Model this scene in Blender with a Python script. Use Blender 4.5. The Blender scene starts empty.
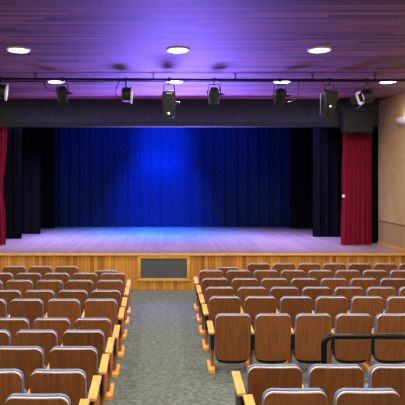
import bpy, bmesh, math, random
from mathutils import Vector, Matrix
random.seed(7)
sc = bpy.context.scene
COL = sc.collection
F, CX, CY, EYE = 540.0, 163.0, 178.0, 2.75      # focal length in pixels, principal point, eye height
def X(px, d): return (px - CX) * d / F
def Zh(py, d): return EYE - (py - CY) * d / F
def ground(d): return max(0.0, 0.072 * (7.6 - d))  # the hall floor rises gently towards the back

# ---------------------------------------------------------------- materials
def S(r, g, b):
    f = lambda c: (c/255/12.92) if c/255 <= .04045 else ((c/255+.055)/1.055)**2.4
    return (f(r), f(g), f(b), 1)
class M:
    def __init__(s, name, rough=.5, spec=.5, metal=0):
        s.m = bpy.data.materials.new(name); s.m.use_nodes = True
        s.t = s.m.node_tree; s.b = s.t.nodes['Principled BSDF']
        s.b.inputs['Roughness'].default_value = rough
        s.b.inputs['Specular IOR Level'].default_value = spec
        s.b.inputs['Metallic'].default_value = metal
    def n(s, typ, **kw):
        n = s.t.nodes.new(typ)
        for k, v in kw.items():
            if k in n.inputs: n.inputs[k].default_value = v
            else: setattr(n, k, v)
        return n
    def l(s, a, b): s.t.links.new(a, b)
    def math(s, op, a, b=0.0):
        n = s.t.nodes.new('ShaderNodeMath'); n.operation = op
        for i, v in enumerate((a, b)):
            if isinstance(v, (int, float)): n.inputs[i].default_value = v
            else: s.l(v, n.inputs[i])
        return n.outputs[0]
    def coords(s, scale=(1,1,1)):
        tc = s.n('ShaderNodeTexCoord'); mp = s.n('ShaderNodeMapping')
        mp.inputs['Scale'].default_value = scale
        s.l(tc.outputs['Object'], mp.inputs['Vector']); return mp.outputs[0]
    def ramp(s, fac, stops):
        r = s.n('ShaderNodeValToRGB'); e = r.color_ramp.elements
        while len(e) < len(stops): e.new(.5)
        for k, (p, c) in zip(e, stops): k.position = p; k.color = c
        s.l(fac, r.inputs[0]); return r.outputs[0]
    def mix(s, fac, a, b, mode='MIX'):
        n = s.n('ShaderNodeMix'); n.data_type = 'RGBA'; n.blend_type = mode
        for i, v in ((0, fac), (6, a), (7, b)):
            if isinstance(v, (int, float, tuple)): n.inputs[i].default_value = v
            else: s.l(v, n.inputs[i])
        return n.outputs[2]
    def base(s, sock): s.l(sock, s.b.inputs['Base Color']); return s.m
    def bump(s, h, strength=.3, dist=.01):
        n = s.n('ShaderNodeBump'); n.inputs['Strength'].default_value = strength
        n.inputs['Distance'].default_value = dist
        s.l(h, n.inputs['Height']); s.l(n.outputs[0], s.b.inputs['Normal'])
def noisy(name, c0, c1, scale, stretch=(1,1,1), rough=.5, spec=.4, metal=0, bump=0):
    m = M(name, rough, spec, metal)
    nz = m.n('ShaderNodeTexNoise'); nz.inputs['Scale'].default_value = scale; nz.inputs['Detail'].default_value = 4
    m.l(m.coords(stretch), nz.inputs['Vector'])
    if bump: m.bump(nz.outputs[0], bump)
    return m.base(m.ramp(nz.outputs[0], [(.3, c0), (.7, c1)]))
def planks(name, axis, width, length, c0, c1, gap, rough, spec, grain=6, bump=.15, coat=0):
    """boards running along one axis: a hashed tone for each board, grain along it, a dark joint between boards"""
    m = M(name, rough, spec)
    co = m.coords(); sp = m.n('ShaderNodeSeparateXYZ'); m.l(co, sp.inputs[0])
    across, along = {'x': (sp.outputs[1], sp.outputs[0]), 'y': (sp.outputs[0], sp.outputs[1]), 'z': (sp.outputs[0], sp.outputs[2])}[axis]
    u = m.math('DIVIDE', across, width); i = m.math('FLOOR', u)
    w1 = m.n('ShaderNodeTexWhiteNoise'); w1.noise_dimensions = '1D'; m.l(i, w1.inputs['W'])
    v = m.math('ADD', m.math('DIVIDE', along, length), m.math('MULTIPLY', w1.outputs[0], 7.3))
    j = m.math('FLOOR', v)
    w2 = m.n('ShaderNodeTexWhiteNoise'); w2.noise_dimensions = '2D'
    cb = m.n('ShaderNodeCombineXYZ'); m.l(i, cb.inputs[0]); m.l(j, cb.inputs[1]); m.l(cb.outputs[0], w2.inputs['Vector'])
    nz = m.n('ShaderNodeTexNoise'); nz.inputs['Scale'].default_value = grain; nz.inputs['Detail'].default_value = 5
    st = {'x': (.06,1,1), 'y': (1,.06,1), 'z': (1,1,.06)}[axis]
    m.l(m.coords(st), nz.inputs['Vector'])
    fac = m.math('ADD', m.math('MULTIPLY', w2.outputs[0], .6), m.math('MULTIPLY', nz.outputs[0], .45))
    c = m.ramp(fac, [(.1, c0), (.95, c1)])
    fr = m.math('FRACT', u)
    joint = m.math('LESS_THAN', fr, gap)
    c = m.mix(joint, c, tuple(x*.35 for x in c0[:3]) + (1,))
    if bump: m.bump(m.math('SUBTRACT', 1, joint), bump, .004)
    if coat:
        m.b.inputs['Coat Weight'].default_value = coat; m.b.inputs['Coat Roughness'].default_value = .25
    return m.base(c)
def emit(name, col, s):
    m = M(name); m.b.inputs['Base Color'].default_value = (0,0,0,1)
    m.b.inputs['Emission Color'].default_value = col; m.b.inputs['Emission Strength'].default_value = s
    return m.m
def seat_wood(name, c0, c1):
    m = M(name, .38, .4)
    oi = m.n('ShaderNodeObjectInfo')
    nz = m.n('ShaderNodeTexNoise'); nz.inputs['Scale'].default_value = 9; nz.inputs['Detail'].default_value = 5
    va = m.n('ShaderNodeVectorMath'); va.operation = 'ADD'
    m.l(m.coords((4, 1, .35)), va.inputs[0]); m.l(oi.outputs['Location'], va.inputs[1]); m.l(va.outputs[0], nz.inputs['Vector'])
    c = m.ramp(nz.outputs[0], [(.3, c0), (.72, c1)])
    h = m.n('ShaderNodeHueSaturation')
    m.l(m.math('ADD', m.math('MULTIPLY', oi.outputs['Random'], .4), .8), h.inputs['Value']); m.l(c, h.inputs['Color'])
    return m.base(h.outputs[0])

MAT = {}
MAT['ceil'] = planks('ceiling_boards', 'x', .105, 2.4, S(58,34,31), S(146,99,91), .12, .6, .3, 11, .12, .0)
MAT['stagefront'] = planks('stage_front_boards', 'z', .085, 30, S(144,84,26), S(222,160,70), .06, .4, .4, 7, .2)
MAT['stagefloor'] = planks('stage_floor_boards', 'y', .12, 2.2, S(134,119,116), S(162,145,140), .04, .35, .4, 6, .05)
MAT['carpet'] = noisy('grey_carpet', S(78,87,86), S(118,125,121), 16, (1,1,1), .95, .1, 0, .4)
m = M('beige_paint', .7, .2)
nz = m.n('ShaderNodeTexNoise'); nz.inputs['Scale'].default_value = 3; m.l(m.coords(), nz.inputs['Vector'])
sp = m.n('ShaderNodeSeparateXYZ'); m.l(m.coords(), sp.inputs[0])
MAT['wall'] = m.base(m.mix(m.math('LESS_THAN', sp.outputs[2], 1.545), m.ramp(nz.outputs[0], [(.3, S(184,156,114)), (.7, S(194,166,124))]), m.ramp(nz.outputs[0], [(.3, S(166,138,98)), (.7, S(174,146,106))])))
MAT['trimwood'] = noisy('trim_wood', S(198,142,58), S(218,164,78), 8, (1,.2,1), .45)
MAT['groove'] = noisy('dado_groove', S(120,92,66), S(135,105,78), 8, rough=.6)
MAT['back'] = seat_wood('seat_veneer', S(111,64,29), S(142,89,44))
MAT['edge'] = noisy('seat_edge', S(214,208,212), S(226,220,224), 10, rough=.4)
MAT['cloth'] = noisy('blue_grey_upholstery', S(106,120,156), S(122,136,172), 60, rough=.9, spec=.2, bump=.2)
MAT['oak'] = noisy('pale_oak', S(214,152,72), S(236,180,98), 10, (6,.6,1), .4)
MAT['post'] = noisy('standard_wood', S(150,88,40), S(180,112,56), 10, (3,3,.5), .45)
MAT['black'] = noisy('black_plastic', S(16,15,16), S(26,25,27), 20, rough=.45)
MAT['rail'] = noisy('black_gloss_steel', S(5,5,6), S(9,9,10), 10, rough=.3, spec=.3)
MAT['blackmetal'] = noisy('black_lamp_housing', S(12,12,15), S(24,24,28), 12, rough=.5)
MAT['greymetal'] = noisy('grey_lamp_housing', S(34,38,44), S(50,54,60), 12, rough=.5)
MAT['white'] = noisy('white_enamel', S(225,222,220), S(240,238,236), 5, rough=.35)
MAT['pale'] = noisy('pale_reflector', S(205,200,205), S(225,220,225), 5, rough=.3)
MAT['blackcloth'] = noisy('black_drape', S(8,8,12), S(13,13,18), 12, rough=.95, spec=.1)
MAT['header'] = noisy('dark_border', S(42,48,54), S(50,56,61), 4, rough=.8, spec=.2)
MAT['box'] = noisy('dark_grey_casing', S(34,37,41), S(44,47,51), 4, rough=.6, spec=.2)
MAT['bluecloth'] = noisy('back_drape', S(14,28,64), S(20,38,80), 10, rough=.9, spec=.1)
MAT['red'] = noisy('red_velvet', S(102,13,36), S(132,20,48), 14, (3,3,.4), .85, .15)
MAT['mesh'] = noisy('dark_grille', S(64,72,76), S(82,90,94), 130, rough=.6)
MAT['lens'] = emit('lamp_glow', (1,.95,.86,1), 9)
MAT['led'] = emit('led_dot', (.7,.85,1,1), 6)
MAT['blueled'] = emit('blue_led', (.1,.2,1,1), 3)
MAT['tube'] = emit('uplight_glow', (1,.9,.78,1), 1.5)

# ---------------------------------------------------------------- mesh helpers
def bm_box(bm, x0, x1, y0, y1, z0, z1, bev=0.0, seg=2):
    r = bmesh.ops.create_cube(bm, size=1)
    vs = r['verts']
    for v in vs:
        v.co = Vector(((x0+x1)/2 + v.co.x*(x1-x0), (y0+y1)/2 + v.co.y*(y1-y0), (z0+z1)/2 + v.co.z*(z1-z0)))
    if bev:
        es = list({e for v in vs for e in v.link_edges})
        bmesh.ops.bevel(bm, geom=es, offset=bev, segments=seg, affect='EDGES', profile=.5)
    return vs
def frame(d):
    d = Vector(d).normalized()
    return d.to_track_quat('Z', 'Y').to_matrix()
def bm_lathe(bm, prof, org=(0,0,0), d=(0,0,1), n=20, sx=1.0):
    """profile of (radius, height) turned round axis d"""
    R = frame(d); o = Vector(org); rings = []
    for r, h in prof:
        if r < 1e-6: rings.append([bm.verts.new(o + R @ Vector((0,0,h)))])
        else: rings.append([bm.verts.new(o + R @ Vector((r*sx*math.cos(2*math.pi*k/n), r*math.sin(2*math.pi*k/n), h))) for k in range(n)])
    for a, b in zip(rings, rings[1:]):
        for k in range(n):
            q = (k+1) % n
            if len(a) == 1 and len(b) > 1: bm.faces.new((a[0], b[q], b[k]))
            elif len(b) == 1 and len(a) > 1: bm.faces.new((a[k], a[q], b[0]))
            elif len(a) > 1: bm.faces.new((a[k], a[q], b[q], b[k]))
def bm_tube(bm, pts, r, n=8, cap=True):
    pts = [Vector(p) for p in pts]; rings = []; ref = None
    for i, p in enumerate(pts):
        t = (pts[min(i+1, len(pts)-1)] - pts[max(i-1, 0)]).normalized()
        if ref is None: ref = t.orthogonal().normalized()
        ref = (ref - t*ref.dot(t)).normalized(); bi = t.cross(ref)
        rings.append([bm.verts.new(p + (ref*math.cos(2*math.pi*k/n) + bi*math.sin(2*math.pi*k/n))*r) for k in range(n)])
    for a, b in zip(rings, rings[1:]):
        for k in range(n):
            q = (k+1) % n; bm.faces.new((a[k], a[q], b[q], b[k]))
    if cap: bm.faces.new(rings[0][::-1]); bm.faces.new(rings[-1])
def obj(name, bm, mat, parent=None, smooth=True, angle=40, loc=None):
    bmesh.ops.recalc_face_normals(bm, faces=bm.faces)
    me = bpy.data.meshes.new(name)
    for f in bm.faces: f.smooth = smooth
    if smooth:
        for e in bm.edges:
            if len(e.link_faces) == 2 and e.calc_face_angle(0) > math.radians(angle): e.smooth = False
    bm.to_mesh(me); bm.free()
    for m in (mat if isinstance(mat, list) else [mat]): me.materials.append(MAT[m])
    o = bpy.data.objects.new(name, me); COL.objects.link(o)
    if parent: o.parent = parent
    if loc: o.location = loc
    return o
def tag(o, label, cat, group=None, kind=None):
    o['label'] = label; o['category'] = cat
    if group: o['group'] = group
    if kind: o['kind'] = kind
    return o
def thing(name, label, cat, loc=(0,0,0), group=None):
    o = bpy.data.objects.new(name, None); COL.objects.link(o); o.empty_display_size = .1
    o.location = loc
    return tag(o, label, cat, group)
def struct(name, bm, mat, label=None, smooth=False):
    o = obj(name, bm, mat, smooth=smooth); o['kind'] = 'structure'
    if label: o['label'] = label
    return o
def box(name, mat, parent, *a, bev=0.0, loc=None):
    bm = bmesh.new(); bm_box(bm, *a, bev=bev); return obj(name, bm, mat, parent, loc=loc)

# ---------------------------------------------------------------- the hall
XL, XR = -6.6, 6.1
YB, SF, YE = -2.0, 13.26, 21.2      # back of hall, stage front, back of stage
CEIL, STAGE = 4.908, .88
bm = bmesh.new()
ys = [YB, 0, 2, 4, 6, 7.6, 9, 11, SF]
a = [[bm.verts.new((x, y, ground(y))) for x in (XL, XR)] for y in ys]
b = [[bm.verts.new((x, y, -.3)) for x in (XL, XR)] for y in ys]
for i in range(len(ys)-1):
    bm.faces.new((a[i][0], a[i][1], a[i+1][1], a[i+1][0])); bm.faces.new((b[i][0], b[i+1][0], b[i+1][1], b[i][1]))
    for k in (0, 1): bm.faces.new((a[i][k], a[i+1][k], b[i+1][k], b[i][k]))
bm.faces.new((a[0][0], a[0][1], b[0][1], b[0][0])); bm.faces.new((a[-1][0], a[-1][1], b[-1][1], b[-1][0]))
struct('floor', bm, 'carpet', 'grey carpeted hall floor with central aisle')
def sbox(name, mat, *a, label=None):
    bm = bmesh.new(); bm_box(bm, *a); return struct(name, bm, mat, label)
sbox('ceiling', 'ceil', XL-.2, XR+.2, YB-.2, 15.35, CEIL, CEIL+.15, label='varnished brown board ceiling')
sbox('ceiling_stage', 'blackcloth', XL-3, XR+3, 15.35, YE+.2, 5.6, 5.75)
sbox('wall_right', 'wall', XR, XR+.2, YB, 15.3, -.3, CEIL, label='beige painted wall right of the stage')
sbox('wall_left', 'wall', XL-.2, XL, YB, 15.3, -.3, CEIL)
sbox('wall_back', 'wall', XL-.2, XR+.2, YB-.2, YB, -.3, CEIL)
sbox('wall_stage_back', 'blackcloth', XL-3, XR+3, YE, YE+.15, STAGE, 5.6)
sbox('wall_wing_left', 'blackcloth', XL-3.1, XL-3, 15.3, YE, STAGE, 5.6)
sbox('wall_wing_right', 'blackcloth', XR+3, XR+3.1, 15.3, YE, STAGE, 5.6)
sbox('trim_1', 'groove', XR-.012, XR, YB, 15.3, 1.535, 1.56, label='thin dado line along the beige wall')
sbox('baseboard_right', 'trimwood', XR-.025, XR, SF, 15.3, STAGE, STAGE+.075, label='yellow wood baseboard above the stage floor')
sbox('trim_2', 'blackmetal', XL, XR, 12.0, 12.05, CEIL-.02, CEIL, label='thin dark strip across the ceiling above the lighting pipe')
# the stage: boards, lip and boarded front
st = thing('stage', 'raised wooden stage with yellow board front and pale plank floor', 'stage', (0, SF, 0)); st['kind'] = 'structure'
box('stage_front', 'stagefront', st, XL, XR, .02, .2, 0, STAGE-.045)
bm = bmesh.new(); bm_box(bm, XL-3, XR+3, .02+.18, YE-SF, STAGE-.2, STAGE); obj('stage_floor', bm, 'stagefloor', st)
box('stage_nosing', 'trimwood', st, XL, XR, -.02, .2, STAGE-.045, STAGE, bev=.012)
# framed grille in the stage front
x0, x1, z0, z1 = X(137.7, SF), X(190, SF), Zh(281.5, SF), Zh(255.5, SF)
g = thing('ventilation_grille', 'dark grille panel in yellow wooden frame on the stage front', 'grille', ((x0+x1)/2, SF+.02, z0))
hw, hh, t = (x1-x0)/2, z1-z0, .075
bm = bmesh.new()
bm_box(bm, -hw, hw, -.03, 0, 0, t, bev=.006); bm_box(bm, -hw, hw, -.03, 0, hh-t, hh, bev=.006)
bm_box(bm, -hw, -hw+t, -.03, 0, t, hh-t, bev=.006); bm_box(bm, hw-t, hw, -.03, 0, t, hh-t, bev=.006)
obj('grille_frame', bm, 'trimwood', g)
box('grille_mesh', 'mesh', g, -hw+t, hw-t, -.012, 0, t, hh-t)

# ---------------------------------------------------------------- drapes
def drape(name, label, cat, mat, xa, xb, y, z0, z1, amp, wl, pinch=None, ph=0.0, thick=.02, group=None):
    """a hanging folded cloth: sheet with irregular folds and real thickness"""
    bm = bmesh.new(); n = max(8, int((xb-xa)/wl*14)); rows = 10
    rnd = random.Random(name+str(xa)); offs = [rnd.uniform(-.7, .7) for _ in range(200)]
    def fold(x, t):
        u = (x-xa)/wl + ph; k = int(u) % 199; w = u-int(u); w = w*w*(3-2*w)
        p = 2*math.pi*u + offs[k]*(1-w) + offs[k+1]*w
        return amp*(math.sin(p)*(.35+.65*t)*(.6+.5*abs(offs[k])) + .28*math.sin(2.1*p+offs[k]))
    fr, bk = [], []
    for r in range(rows+1):
        t = r/rows; z = z0+(z1-z0)*(1-t); ra, rb = [], []
        for i in range(n+1):
            x = xa+(xb-xa)*i/n; yy = y+fold(x, t); xx = x
            if pinch: xx = pinch(x, 1-t)
            ra.append(bm.verts.new((xx, yy, z))); rb.append(bm.verts.new((xx, yy+thick, z)))
        fr.append(ra); bk.append(rb)
    for r in range(rows):
        for i in range(n):
            bm.faces.new((fr[r][i], fr[r+1][i], fr[r+1][i+1], fr[r][i+1]))
            bm.faces.new((bk[r][i], bk[r][i+1], bk[r+1][i+1], bk[r+1][i]))
        for i in (0, n): bm.faces.new((fr[r][i], bk[r][i], bk[r+1][i], fr[r+1][i]))
    for i in range(n):
        for r in (0, rows): bm.faces.new((fr[r][i], fr[r][i+1], bk[r][i+1], bk[r][i]))
    return tag(obj(name, bm, mat, angle=75), label, cat, group)
TOP = 5.1
drape('stage_curtain', 'wide black backdrop curtain lit blue at the rear of the stage', 'curtain', 'bluecloth', -6, 6.6, 20.6, STAGE+.01, TOP, .06, .44)
drape('leg_curtain', 'rearmost narrow black sheet on the left standing in for the unlit backdrop', 'curtain', 'blackcloth', -6, X(55,19.9), 19.9, STAGE+.01, TOP, .035, .3, group='black side curtains')  # added black sheet in place of the shade on the backdrop's left end
drape('leg_curtain', 'middle black leg curtain on the left of the stage', 'curtain', 'blackcloth', -6.2, X(40.5,18), 18, STAGE+.01, TOP, .035, .28, group='black side curtains')
drape('leg_curtain', 'front black leg curtain beside the left red curtain', 'curtain', 'blackcloth', -6.4, X(21.5,16.5), 16.5, STAGE+.01, TOP, .035, .28, group='black side curtains')
drape('leg_curtain', 'rear black leg curtain on the right against the blue backdrop', 'curtain', 'blackcloth', X(290,19.9), 7.2, 19.9, STAGE+.01, TOP, .035, .3, group='black side curtains')
drape('leg_curtain', 'black leg curtain just left of the right red curtain', 'curtain', 'blackcloth', X(313,17.1), 7, 17.1, STAGE+.01, TOP, .035, .28, group='black side curtains')
drape('masking_curtain', 'black masking strip between the right red curtain and the beige wall', 'curtain', 'blackcloth', 5.55, 7.0, 15.42, STAGE+.01, TOP, .03, .25, group='black side curtains')
def pinR(x, s):      # gathered slightly at the top and at tieback height on its inner edge
    a, b = X(341,15), X(371.3,15)
    f = (x-a)/(b-a); ins = .10*s*s + .03*math.exp(-((s-.35)/.12)**2)
    return a+ins + (b-a-ins)*f
rc = drape('red_curtain', 'red velvet house curtain hanging at the right of the stage', 'curtain', 'red', X(341,15), X(371.3,15), 15, STAGE+.01, 4.5, .045, .13, pinR, group='red house curtains')
bm = bmesh.new(); bm_lathe(bm, [(0,-.02),(.03,-.015),(.045,0),(.03,.015),(0,.02)], (X(342.5,15)+.005, 14.93, Zh(196,15)), (0,-1,0), 12)
obj('tieback_hook', bm, 'white', rc)['label'] = 'small white tieback knob'
def pinL(x, s):
    a, b = -5.6, X(5.5,15)
    f = (x-a)/(b-a); ins = -.05*s*s + .09*math.exp(-((s-.45)/.16)**2)
    return a + (b-a-ins)*f
drape('red_curtain', 'red velvet house curtain at the far left edge of the stage', 'curtain', 'red', -5.6, X(5.5,15), 15, STAGE+.01, 4.5, .045, .13, pinL, group='red house curtains')
# dark border across the top of the opening
HY = 14.75
h = thing('proscenium_border', 'long dark border hanging under the ceiling across the stage opening', 'border', (0, HY, Zh(127,HY)))
hz = CEIL - Zh(127,HY)
box('border_panel', 'header', h, XL, X(379,HY), 0, .1, .03, hz-.002)
box('bottom_batten', 'header', h, XL, X(342,HY), -.025, .1, 0, .03, bev=.005)
box('added_lamp_trough', 'header', h, -6, X(342,HY)-.1, -.1, -.025, .01, .022)  # trough and its lip are added to hide the violet strip light from view
box('added_trough_lip', 'header', h, -6, X(342,HY)-.1, -.112, -.1, .01, .062)
bx = thing('curtain_motor_box', 'dark grey box mounted on the border above the right red curtain', 'box', (0, HY-.027, 0))
box('casing', 'box', bx, X(343,14.5), X(373,14.5), -.25, 0, Zh(132.5,14.5), Zh(111,14.5), bev=.015)
box('top_flange', 'box', bx, X(341.5,14.5), X(374.5,14.5), -.28, 0, Zh(111,14.5), Zh(107,14.5), bev=.01)

# ---------------------------------------------------------------- ceiling lamps
def downlight(x, y, label):
    o = thing('ceiling_downlight', label, 'ceiling light', (x, y, CEIL), 'round ceiling downlights')
    bm = bmesh.new(); bm_lathe(bm, [(.165,0),(.2,0),(.2,-.015),(.185,-.03),(.165,-.03)], n=32); obj('trim_ring', bm, 'white', o)
    bm = bmesh.new(); bm_lathe(bm, [(0,-.012),(.165,-.012),(.165,-.026),(.1,-.034),(0,-.036)], n=32); obj('diffuser', bm, 'lens', o)
def area(name, x, y, z, power, size, col, rot=(0,0,0), shape='DISK', size_y=None, spread=None):
    L = bpy.data.lights.new(name, 'AREA'); L.energy = power; L.shape = shape; L.size = size; L.color = col
    if size_y: L.size_y = size_y
    if spread: L.spread = spread
    o = bpy.data.objects.new(name, L); COL.objects.link(o); o.location = (x,y,z); o.rotation_euler = rot; return o
def spot(name, loc, target, power, col, angle, blend=.6, radius=.08):
    L = bpy.data.lights.new(name, 'SPOT'); L.energy = power; L.color = col; L.spot_size = math.radians(angle)
    L.spot_blend = blend; L.shadow_soft_size = radius
    o = bpy.data.objects.new(name, L); COL.objects.link(o); o.location = loc
    o.rotation_euler = (Vector(target)-Vector(loc)).to_track_quat('-Z','Y').to_euler(); return o
D1, D2 = 12.01, 9.03
WARM = (1, .9, .77)
near = {56: 'leftmost of the front downlights, beside a hanging stage lamp', 175: 'front downlight left of centre, over the tall stage lamp',
        282: 'front downlight right of centre, just over a black stage lamp', 388: 'rightmost downlight, near the beige wall'}
for px, lb in near.items(): downlight(X(px, D1), D1, 'round white ' + lb)
far_ = {18.5: 'leftmost downlight of the nearer ceiling row', 178: 'middle downlight of the nearer ceiling row', 319.5: 'right downlight of the nearer ceiling row'}
for px, lb in far_.items(): downlight(X(px, D2), D2, 'glowing round white ' + lb)
for y in (D1, D2, 6.05, 3.07, .1):
    for x in (-4.8, X(56,D1), .26, X(282,D1), X(388,D1)):
        area('downlight_lamp', x, y, CEIL-.05, 62, .3, WARM)
# wall sconce
s = thing('wall_sconce', 'white half-bowl uplight on the beige wall at the right edge', 'wall lamp', (XR, 13.55, Zh(126,13.7)))
bm = bmesh.new(); n = 14; prof = [(.02,0),(.5,.02),(.8,.07),(.95,.13),(1,.2)]
R = []
for f, z in prof: R.append([bm.verts.new((-.2*f*math.sin(math.pi*k/n), -.42*f*math.cos(math.pi*k/n), z)) for k in range(n+1)])
for p, q in zip(R, R[1:]):
    for k in range(n): bm.faces.new((p[k], p[k+1], q[k+1], q[k]))
bm.faces.new(R[0])
o = obj('sconce_bowl', bm, 'white', s, angle=80)
md = o.modifiers.new('Solidify', 'SOLIDIFY'); md.thickness = .012
bm = bmesh.new(); bm_tube(bm, [(-.08,-.2,.17), (-.08,.2,.17)], .02, 10); obj('lamp_tube', bm, 'tube', s)
area('sconce_lamp', XR-.1, 13.55, Zh(126,13.7)+.23, 1.6, .3, (1,.85,.65), (math.pi,0,0), 'RECTANGLE', .12)

# ---------------------------------------------------------------- lighting pipe and stage lamps
PY = 11.2; PZ = Zh(79.6, PY)
pp = thing('lighting_pipe', 'long black lighting pipe slung under the ceiling boards', 'pipe', (0, PY, PZ))
bm = bmesh.new(); bm_tube(bm, [(XL+.2,0,.032), (0,0,0), (XR-.1,0,-.0198)], .026, 12); obj('tube', bm, 'rail', pp)
for x in (-5.0, -2.65, -.2, 1.5, 3.1, 4.4, 5.6):
    bm = bmesh.new(); bm_tube(bm, [(x,0,0), (x,0,CEIL-PZ)], .012, 8); bm_lathe(bm, [(0,CEIL-PZ-.012),(.05,CEIL-PZ-.012),(.05,CEIL-PZ),(0,CEIL-PZ)], (x,0,0), n=12)
    obj('hanger_rod', bm, 'blackmetal', pp)
def lamp(px, py, label, d, r, L, housing='blackmetal', front=None, plug=0, cable=None, tall=False, flare=1.0):
    """stage lamp hung from the pipe: clamp, yoke, can, front ring, plug, cable; d is the beam direction"""
    x = X(px, PY); pz = PZ + (-.005*x if x < 0 else -.0033*x)
    o = thing('stage_spotlight', label, 'stage light', (x, PY, pz), 'stage lamps on the lighting pipe')
    c = Vector((0, 0, Zh(py, PY)-pz)); d = Vector(d).normalized()
    bm = bmesh.new(); bm_lathe(bm, [(.03,-.03),(.045,-.03),(.045,.03),(.03,.03),(.03,-.03)], (0,0,0), (1,0,0), 14); bm_tube(bm, [(0,0,-.042), (0,0,-.11)], .014, 8); obj('clamp', bm, 'blackmetal', o)
    side = d.cross(Vector((0,0,1)))
    side = side.normalized() if side.length > .1 else Vector((1,0,0))
    w = r*1.22; top = Vector((0,0,-.1))
    bm = bmesh.new()
    for q in (-1, 1):
        bm_tube(bm, [top, top+side*w*.75*q, c+side*w*q+Vector((0,0,r*.8)), c+side*w*q], .011, 6)
    obj('yoke', bm, 'blackmetal', o)
    bm = bmesh.new()
    if tall:
        R = frame(d); vs = bm_box(bm, -r, r, -r*.8, r*.8, -L/2, L/2, bev=.02)
        for v in bm.verts: v.co = c + R @ v.co
        bm_lathe(bm, [(r*.5,L*.5),(r*.86,L*.5),(r*.86,L*.54),(0,L*.54)], c, d, 20)
    else:
        bm_lathe(bm, [(0,-L*.5),(r*.55,-L*.5),(r*.8,-L*.44),(r*.8,-L*.4),(r,-L*.36),(r,-L*.05),(r*1.03,-L*.04),(r*1.03,0),(r,.01),(r*flare,L*.46),(r*flare,L*.5),(r*flare*.9,L*.5),(r*.8,L*.3),(0,L*.3)], c, d, 24)
    obj('housing', bm, housing, o)
    if front:
        bm = bmesh.new()
        bm_lathe(bm, [(r*.25,L*.5-.03),(r*front[1]*.9,L*.5),(r*front[1],L*.5+.01),(r*front[1],L*.5+.035),(r*.85,L*.5+.03),(0,L*.5-.005)], c, d, 24)
        obj('front_ring', bm, front[0], o)['label'] = 'pale front ring'
    if plug:
        bm = bmesh.new(); bm_tube(bm, [c+side*r*.7*plug+Vector((0,-.02,.03)), c+side*(r*1.1+.1)*plug+Vector((0,-.02,.02))], .016, 8)
        bm_tube(bm, [c+side*r*.98*plug+Vector((0,-.02,.02)), c+side*(r*1.22+.03)*plug+Vector((0,-.02,.02))], .03, 8); obj('knob', bm, 'blackmetal', o)
    if cable:
        pts = [Vector(p) for p in cable]; sm = []
        for i in range(len(pts)-1):
            p0, p1, p2, p3 = pts[max(i-1,0)], pts[i], pts[i+1], pts[min(i+2,len(pts)-1)]
            for k in range(6):
                t = k/6; sm.append(.5*((2*p1)+(p2-p0)*t+(2*p0-5*p1+4*p2-p3)*t*t+(3*p1-p0-3*p2+p3)*t**3))
        sm.append(pts[-1]); bm = bmesh.new(); bm_tube(bm, sm, .008, 6); obj('power_cable', bm, 'black', o)
    return o, c, d
def led(o, pos, r=.018, mat='led'):
    bm = bmesh.new(); bm_lathe(bm, [(0,-.006),(r,-.004),(r,.004),(0,.01)], pos, (0,-1,0.1), 12); obj('indicator_light', bm, mat, o)
lamp(.5, 91.5, 'black stage lamp with pale front ring at the far left edge', (1,.2,-.12), .15, .2, front=('pale', 1.15))
o, c, d = lamp(62.5, 94.5, 'black stage lamp below the left end downlight', (0,.45,-.9), .105, .34, plug=1, cable=[(-.4,-.04,-.01),(-.38,.02,-.12),(-.25,.03,-.24),(-.08,.02,-.25)])
o, c, d = lamp(126, 94.5, 'black side-facing stage lamp with white front ring left of centre', (1,.035,-.04), .15, .2, front=('white', 1.22), cable=[(-.12,-.04,-.02),(-.18,.02,-.12),(-.22,.03,-.3),(-.12,.02,-.36)])
o, c, d = lamp(169, 104, 'tall grey stage lamp with a small blue-white light, near centre', (.05,.22,-.97), .115, .54, 'greymetal', tall=True, plug=1)
led(o, c+Vector((-.005,-.02,-.2))+Vector((0,-.06,0)))
box('name_plate', 'pale', o, c.x-.06, c.x+.06, c.y-.17, c.y-.16, c.z+.19, c.z+.21)
lamp(214, 95.5, 'grey stage lamp hanging alone right of centre', (.02,.42,-.9), .108, .33, 'greymetal', plug=1, cable=[(.12,-.06,.0),(.14,-.04,-.1),(.13,.02,-.3)])
lamp(280, 96.5, 'black stage lamp with looping cable under the right-hand downlight', (-.05,.45,-.9), .112, .33, cable=[(.36,-.06,.01),(.38,-.04,-.12),(.36,.02,-.34),(.3,.02,-.42),(.12,-.02,-.45),(.02,-.1,-.36)], plug=1)
o, c, d = lamp(329, 103, 'long tilted black stage lamp with a white light dot, right side', (-.12,.25,-.96), .125, .52, tall=True, plug=0)
led(o, c+Vector((.0,-.1,-.08)), .014)
box('side_reflector', 'greymetal', o, c.x-.168, c.x-.158, .0, .06, c.z-.2, c.z+.2)
o, c, d = lamp(366.5, 96, 'black stage lamp with barn doors nearest the beige wall', (-.95,-.08,-.3), .14, .25, front=('pale', 1.1))
bm = bmesh.new(); R = frame(d)
for k in range(4):
    q = Matrix.Rotation(k*math.pi/2, 3, 'Z'); pts = [(-.11,.125,.13),(.11,.125,.13),(.075,.19,.26),(-.075,.19,.26)]
    f0 = [bm.verts.new(c + R @ (q @ Vector(p))) for p in pts]; f1 = [bm.verts.new(c + R @ (q @ (Vector(p)+Vector((0,.006,.003))))) for p in pts]
    bm.faces.new(f0); bm.faces.new(f1[::-1])
    for i in range(4): bm.faces.new((f0[i], f0[(i+1)%4], f1[(i+1)%4], f1[i]))
obj('barn_door', bm, 'blackmetal', o)

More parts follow.
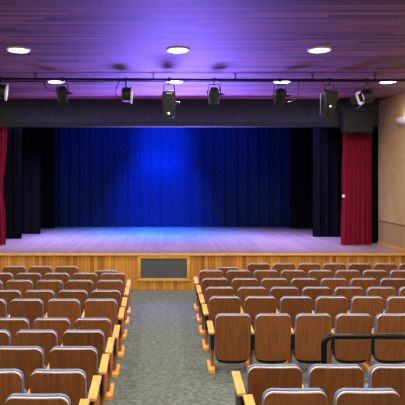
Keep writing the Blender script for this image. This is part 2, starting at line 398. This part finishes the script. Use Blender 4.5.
# ---------------------------------------------------------------- theatre seats
def panel(bm, w, z0, z1, rt, rb, y, th, lean, bow, nr=10, sag=0.0):
    """bowed, leaning slab with rounded corners; y = rear face at the bottom, lean = how far its top tips back"""
    xs = []; m = 6
    for k in range(m+1): xs.append(-w/2 + rt*(1-math.cos(math.pi/2*k/m)))
    for k in range(1, 8): xs.append(-w/2+rt + (w-2*rt)*k/8)
    xs += [-v for v in xs[:m+1]][::-1]
    def top(x): q = abs(x)-(w/2-rt); return z1 - (rt - math.sqrt(max(0, rt*rt-q*q)) if q > 0 else 0)
    def bot(x): q = abs(x)-(w/2-rb); return z0 + sag*((2*x/w)**2-1) + (rb - math.sqrt(max(0, rb*rb-q*q)) if q > 0 else 0)
    def yy(x, z): return y - lean*(z-z0)/(z1-z0) - bow*(1-(2*x/w)**2)
    A, B = [], []
    for x in xs:
        a, b = [], []
        for r in range(nr+1):
            z = bot(x) + (top(x)-bot(x))*r/nr
            a.append(bm.verts.new((x, yy(x,z), z))); b.append(bm.verts.new((x, yy(x,z)+th, z)))
        A.append(a); B.append(b)
    for i in range(len(xs)-1):
        for r in range(nr):
            bm.faces.new((A[i][r], A[i+1][r], A[i+1][r+1], A[i][r+1])); bm.faces.new((B[i][r], B[i][r+1], B[i+1][r+1], B[i+1][r]))
        bm.faces.new((A[i][0], B[i][0], B[i+1][0], A[i+1][0])); bm.faces.new((A[i][nr], A[i+1][nr], B[i+1][nr], B[i][nr]))
    for r in range(nr):
        bm.faces.new((A[0][r], A[0][r+1], B[0][r+1], B[0][r])); bm.faces.new((A[-1][r], B[-1][r], B[-1][r+1], A[-1][r+1]))
SW = .497
def make_seat(side, end):
    """side: which flank carries the arm and standard (-1 left, +1 right); end: the row's aisle end with a wooden cheek"""
    o = bpy.data.objects.new('theatre_seat', None); o.empty_display_size = .1
    COL.objects.link(o)
    bm = bmesh.new(); panel(bm, SW-.006, .212, .847, .073, .06, .095, .016, .095, .018, sag=.018); obj('backrest_shell', bm, 'back', o, angle=50)
    bm = bmesh.new(); panel(bm, SW-.010, .25, .855, .072, .06, .1, .02, .0925, .018); obj('backrest_edge', bm, 'edge', o, angle=50)['label'] = 'pale edge band of the backrest'
    bm = bmesh.new(); panel(bm, SW-.003, .3, .863, .079, .05, .119, .04, .087, .018); obj('back_cushion', bm, 'cloth', o, angle=50)
    bm = bmesh.new(); panel(bm, SW-.03, .158, .6, .06, .08, .14, .03, -.04, .012, sag=.022); obj('seat_shell', bm, 'black', o, angle=50)
    bm = bmesh.new(); panel(bm, SW-.03, .2, .6, .06, .05, .184, .07, -.04, .01); obj('seat_cushion', bm, 'cloth', o, angle=50)
    x = side*.28
    bm = bmesh.new(); e = .028*end; bm_box(bm, x-.027-max(0,-side)*e, x+.027+max(0,side)*e, .08, .5, -.016, .016, bev=.007)
    for v in bm.verts: v.co.z += .575 + (v.co.y-.08)*.13
    obj('armrest', bm, 'oak', o)
    bm = bmesh.new(); bm_box(bm, x-.022, x+.022, .1, .46, .33, .565, bev=.008)
    for v in bm.verts: v.co.z += max(0, v.co.z-.5)*(v.co.y-.1)*.9
    obj('arm_panel', bm, 'black', o)
    bm = bmesh.new(); bm_box(bm, x-.018-.004*side, x+.018-.004*side, .2, .34, .05, .345, bev=.006); obj('standard', bm, 'post', o)
    bm = bmesh.new(); f = x+side*.012; bm_box(bm, f-.046, f+.046, .09, .44, 0, .09, bev=.01)
    for v in bm.verts:
        if v.co.z > .04: v.co.z -= .02*(1-(v.co.y-.09)/.33)
    obj('foot', bm, 'oak', o)
    if end and side > 0:
        bm = bmesh.new(); xe = x+side*.03; bm_box(bm, xe-.009, xe+.009, .12, .46, .3, .565, bev=.004); obj('end_cheek', bm, 'post', o)
    return o
protos = {}
def place(side, end, x, y, sz, label, group):
    key = (side, end)
    if key not in protos: o = protos[key] = make_seat(side, end); fresh = True
    else:
        src = protos[key]; o = src.copy(); COL.objects.link(o)
        for ch in src.children:
            c = ch.copy(); COL.objects.link(c); c.parent = o
        fresh = False
    o.location = (x, y, ground(y+.25) + .001); o.scale = (1, 1, sz)
    o.rotation_euler = (0, 0, math.radians(random.uniform(-.6, .6)))
    tag(o, label, 'theatre seat', group)
ORD = ['first','second','third','fourth','fifth','sixth','seventh','eighth','ninth','tenth']
def row_name(i, last): return 'front row' if i == 0 else 'nearest row' if i == last else ORD[i]+' row'
right = [(11.92,.75,1),(11.03,.74,1),(10.13,.735,1),(9.31,.735,1),(8.45,.727,1.03),(7.47,.727,1),(4.87,.767,1.012),(4.13,.773,1.03)]
left = [(11.54,-.70,1),(10.7,-.745,1),(9.95,-.73,1),(9.05,-.712,1),(8.1,-.69,1.074),(7.28,-.70,.98),(6.38,-.698,1.01),(5.54,-.678,1.015),(4.75,-.683,1),(4.08,-.71,1)]
P = .56
for i, (d, xe, sz) in enumerate(right):
    rn = row_name(i, 7)
    for k in range(12):
        c = xe + SW/2 + P*k
        if i == 0 and k < 2: continue
        if CX + (c-.3)*F/d > 407: break
        who = 'aisle-end brown seat' if k == 0 else f'brown wood-backed seat {ORD[k]} from the aisle'
        where = 'the row behind the black handrail' if i == 6 else f'the {rn}'
        place(-1, k == 0, c, d, sz, f'{who}, right block, in {where}' + (' facing the stage' if k == 0 else ''), 'seats in the right block')
for i, (d, xe, sz) in enumerate(left):
    rn = row_name(i, 9)
    for k in range(12):
        c = xe - SW/2 - P*k
        if i == 0 and k < 2: continue
        if CX + (c+.3)*F/d < -2: break
        who = 'aisle-end brown seat' if k == 0 else f'brown wood-backed seat {ORD[k]} from the aisle'
        place(1, k == 0, c, d, sz, f'{who}, left block, in the {rn}' + (' facing the stage' if k == 0 else ''), 'seats in the left block')
place(-1, False, X(228,11.8), 11.8, .925, 'low purple-grey seat standing apart at the aisle end, right front row', 'seats in the right block')
place(1, False, X(106.4,11.4), 11.4, .925, 'low purple-grey seat standing apart at the aisle end, left front row', 'seats in the left block')

# ---------------------------------------------------------------- handrail in the cross aisle
RY = 5.6; rz = Zh(336.3, RY); gx = X(324, RY); g0 = ground(RY)
hr = thing('handrail', 'black tubular handrail rising behind the sixth row of the right block', 'handrail', (gx, RY, g0))
bm = bmesh.new(); pts = [(0,0,0), (0,0,rz-g0-.09)]
for k in range(1, 7):
    a = math.pi/2*k/6; pts.append((.09-.09*math.cos(a), 0, rz-g0-.09+.09*math.sin(a)))
pts += [(1.2,0,rz-g0), (2.6,0,rz-g0)]
bm_tube(bm, pts, .031, 14); obj('rail', bm, 'rail', hr)
for x in (1.3, 2.57):
    bm = bmesh.new(); bm_tube(bm, [(x,0,0), (x,0,rz-g0)], .028, 12); obj('post', bm, 'rail', hr)
for x in (0, 1.3, 2.57):
    bm = bmesh.new(); bm_lathe(bm, [(0,0),(.07,0),(.07,.01),(.035,.015),(0,.015)], (x,0,0), n=18); obj('floor_flange', bm, 'rail', hr)

# ---------------------------------------------------------------- stage lighting
BLUE = (.0,.085,1); VIO = (.4,.3,1)
R = math.radians
spot('blue_backdrop_spot', (0, 17.4, 4.7), (0, 20.6, 4.0), 3200, BLUE, 50, 1)
spot('blue_backdrop_spot', (-.1, 16.6, 5.0), (-.1, 20.6, 2.0), 6500, BLUE, 50, 1)
area('blue_backdrop_batten', .1, 18.9, 4.9, 150, 5.5, BLUE, (R(40),0,0), 'RECTANGLE', .2)
area('stage_wash_front', 0, 15.1, 4.9, 270, 9, VIO, (0,0,0), 'RECTANGLE', .3, R(110))
area('stage_wash_left', -3.4, 16.6, 4.9, 190, 2.6, VIO, (0,0,0), 'RECTANGLE', .6, R(90))
area('stage_wash_right', 3.6, 16.6, 4.9, 190, 2.6, VIO, (0,0,0), 'RECTANGLE', .6, R(90))
spot('blue_floor_spot', (-1.5, 17.4, 4.95), (-1.5, 18.0, STAGE), 3400, (.01,.2,1), 82, 1)
spot('blue_floor_spot', (.7, 17.4, 4.95), (.7, 18.0, STAGE), 3400, (.01,.2,1), 82, 1)
spot('violet_spill_spot', (-.05, 15.3, 4.55), (-.05, 10.9, .6), 1500, (.3,.22,1), 28, .8)
area('violet_bounce_fill', .5, 16.6, STAGE+.03, 1400, 2.2, (.2,.13,1), (R(-141),0,0), 'RECTANGLE', 1.0, R(88))  # added fill light standing in for violet bounce from stage floor to ceiling
# violet colour strip lying in the added trough along the lower front edge of the border
area('violet_border_strip', .3, HY-.065, Zh(127,HY)+.03, 90, 8.5, (.34,.16,1), (R(-125),0,0), 'RECTANGLE', .03)

# ---------------------------------------------------------------- world, camera, look
w = bpy.data.worlds.new('world'); sc.world = w; w.use_nodes = True
w.node_tree.nodes['Background'].inputs[0].default_value = (.5,.5,.55,1); w.node_tree.nodes['Background'].inputs[1].default_value = .05
cam = bpy.data.cameras.new('camera'); co = bpy.data.objects.new('camera', cam); COL.objects.link(co)
co.location = (0, 0, EYE); co.rotation_euler = (math.pi/2, 0, 0)
cam.sensor_width = 36; cam.sensor_fit = 'HORIZONTAL'; cam.lens = 36*F/405
cam.shift_x = (202.5-CX)/405; cam.shift_y = -(202.5-CY)/405
cam.clip_end = 100
sc.camera = co
vs = sc.view_settings; vs.view_transform = 'Standard'; vs.look = 'None'; vs.gamma = 1; vs.exposure = 0; vs.use_curve_mapping = False
sc.cycles.use_denoising = True
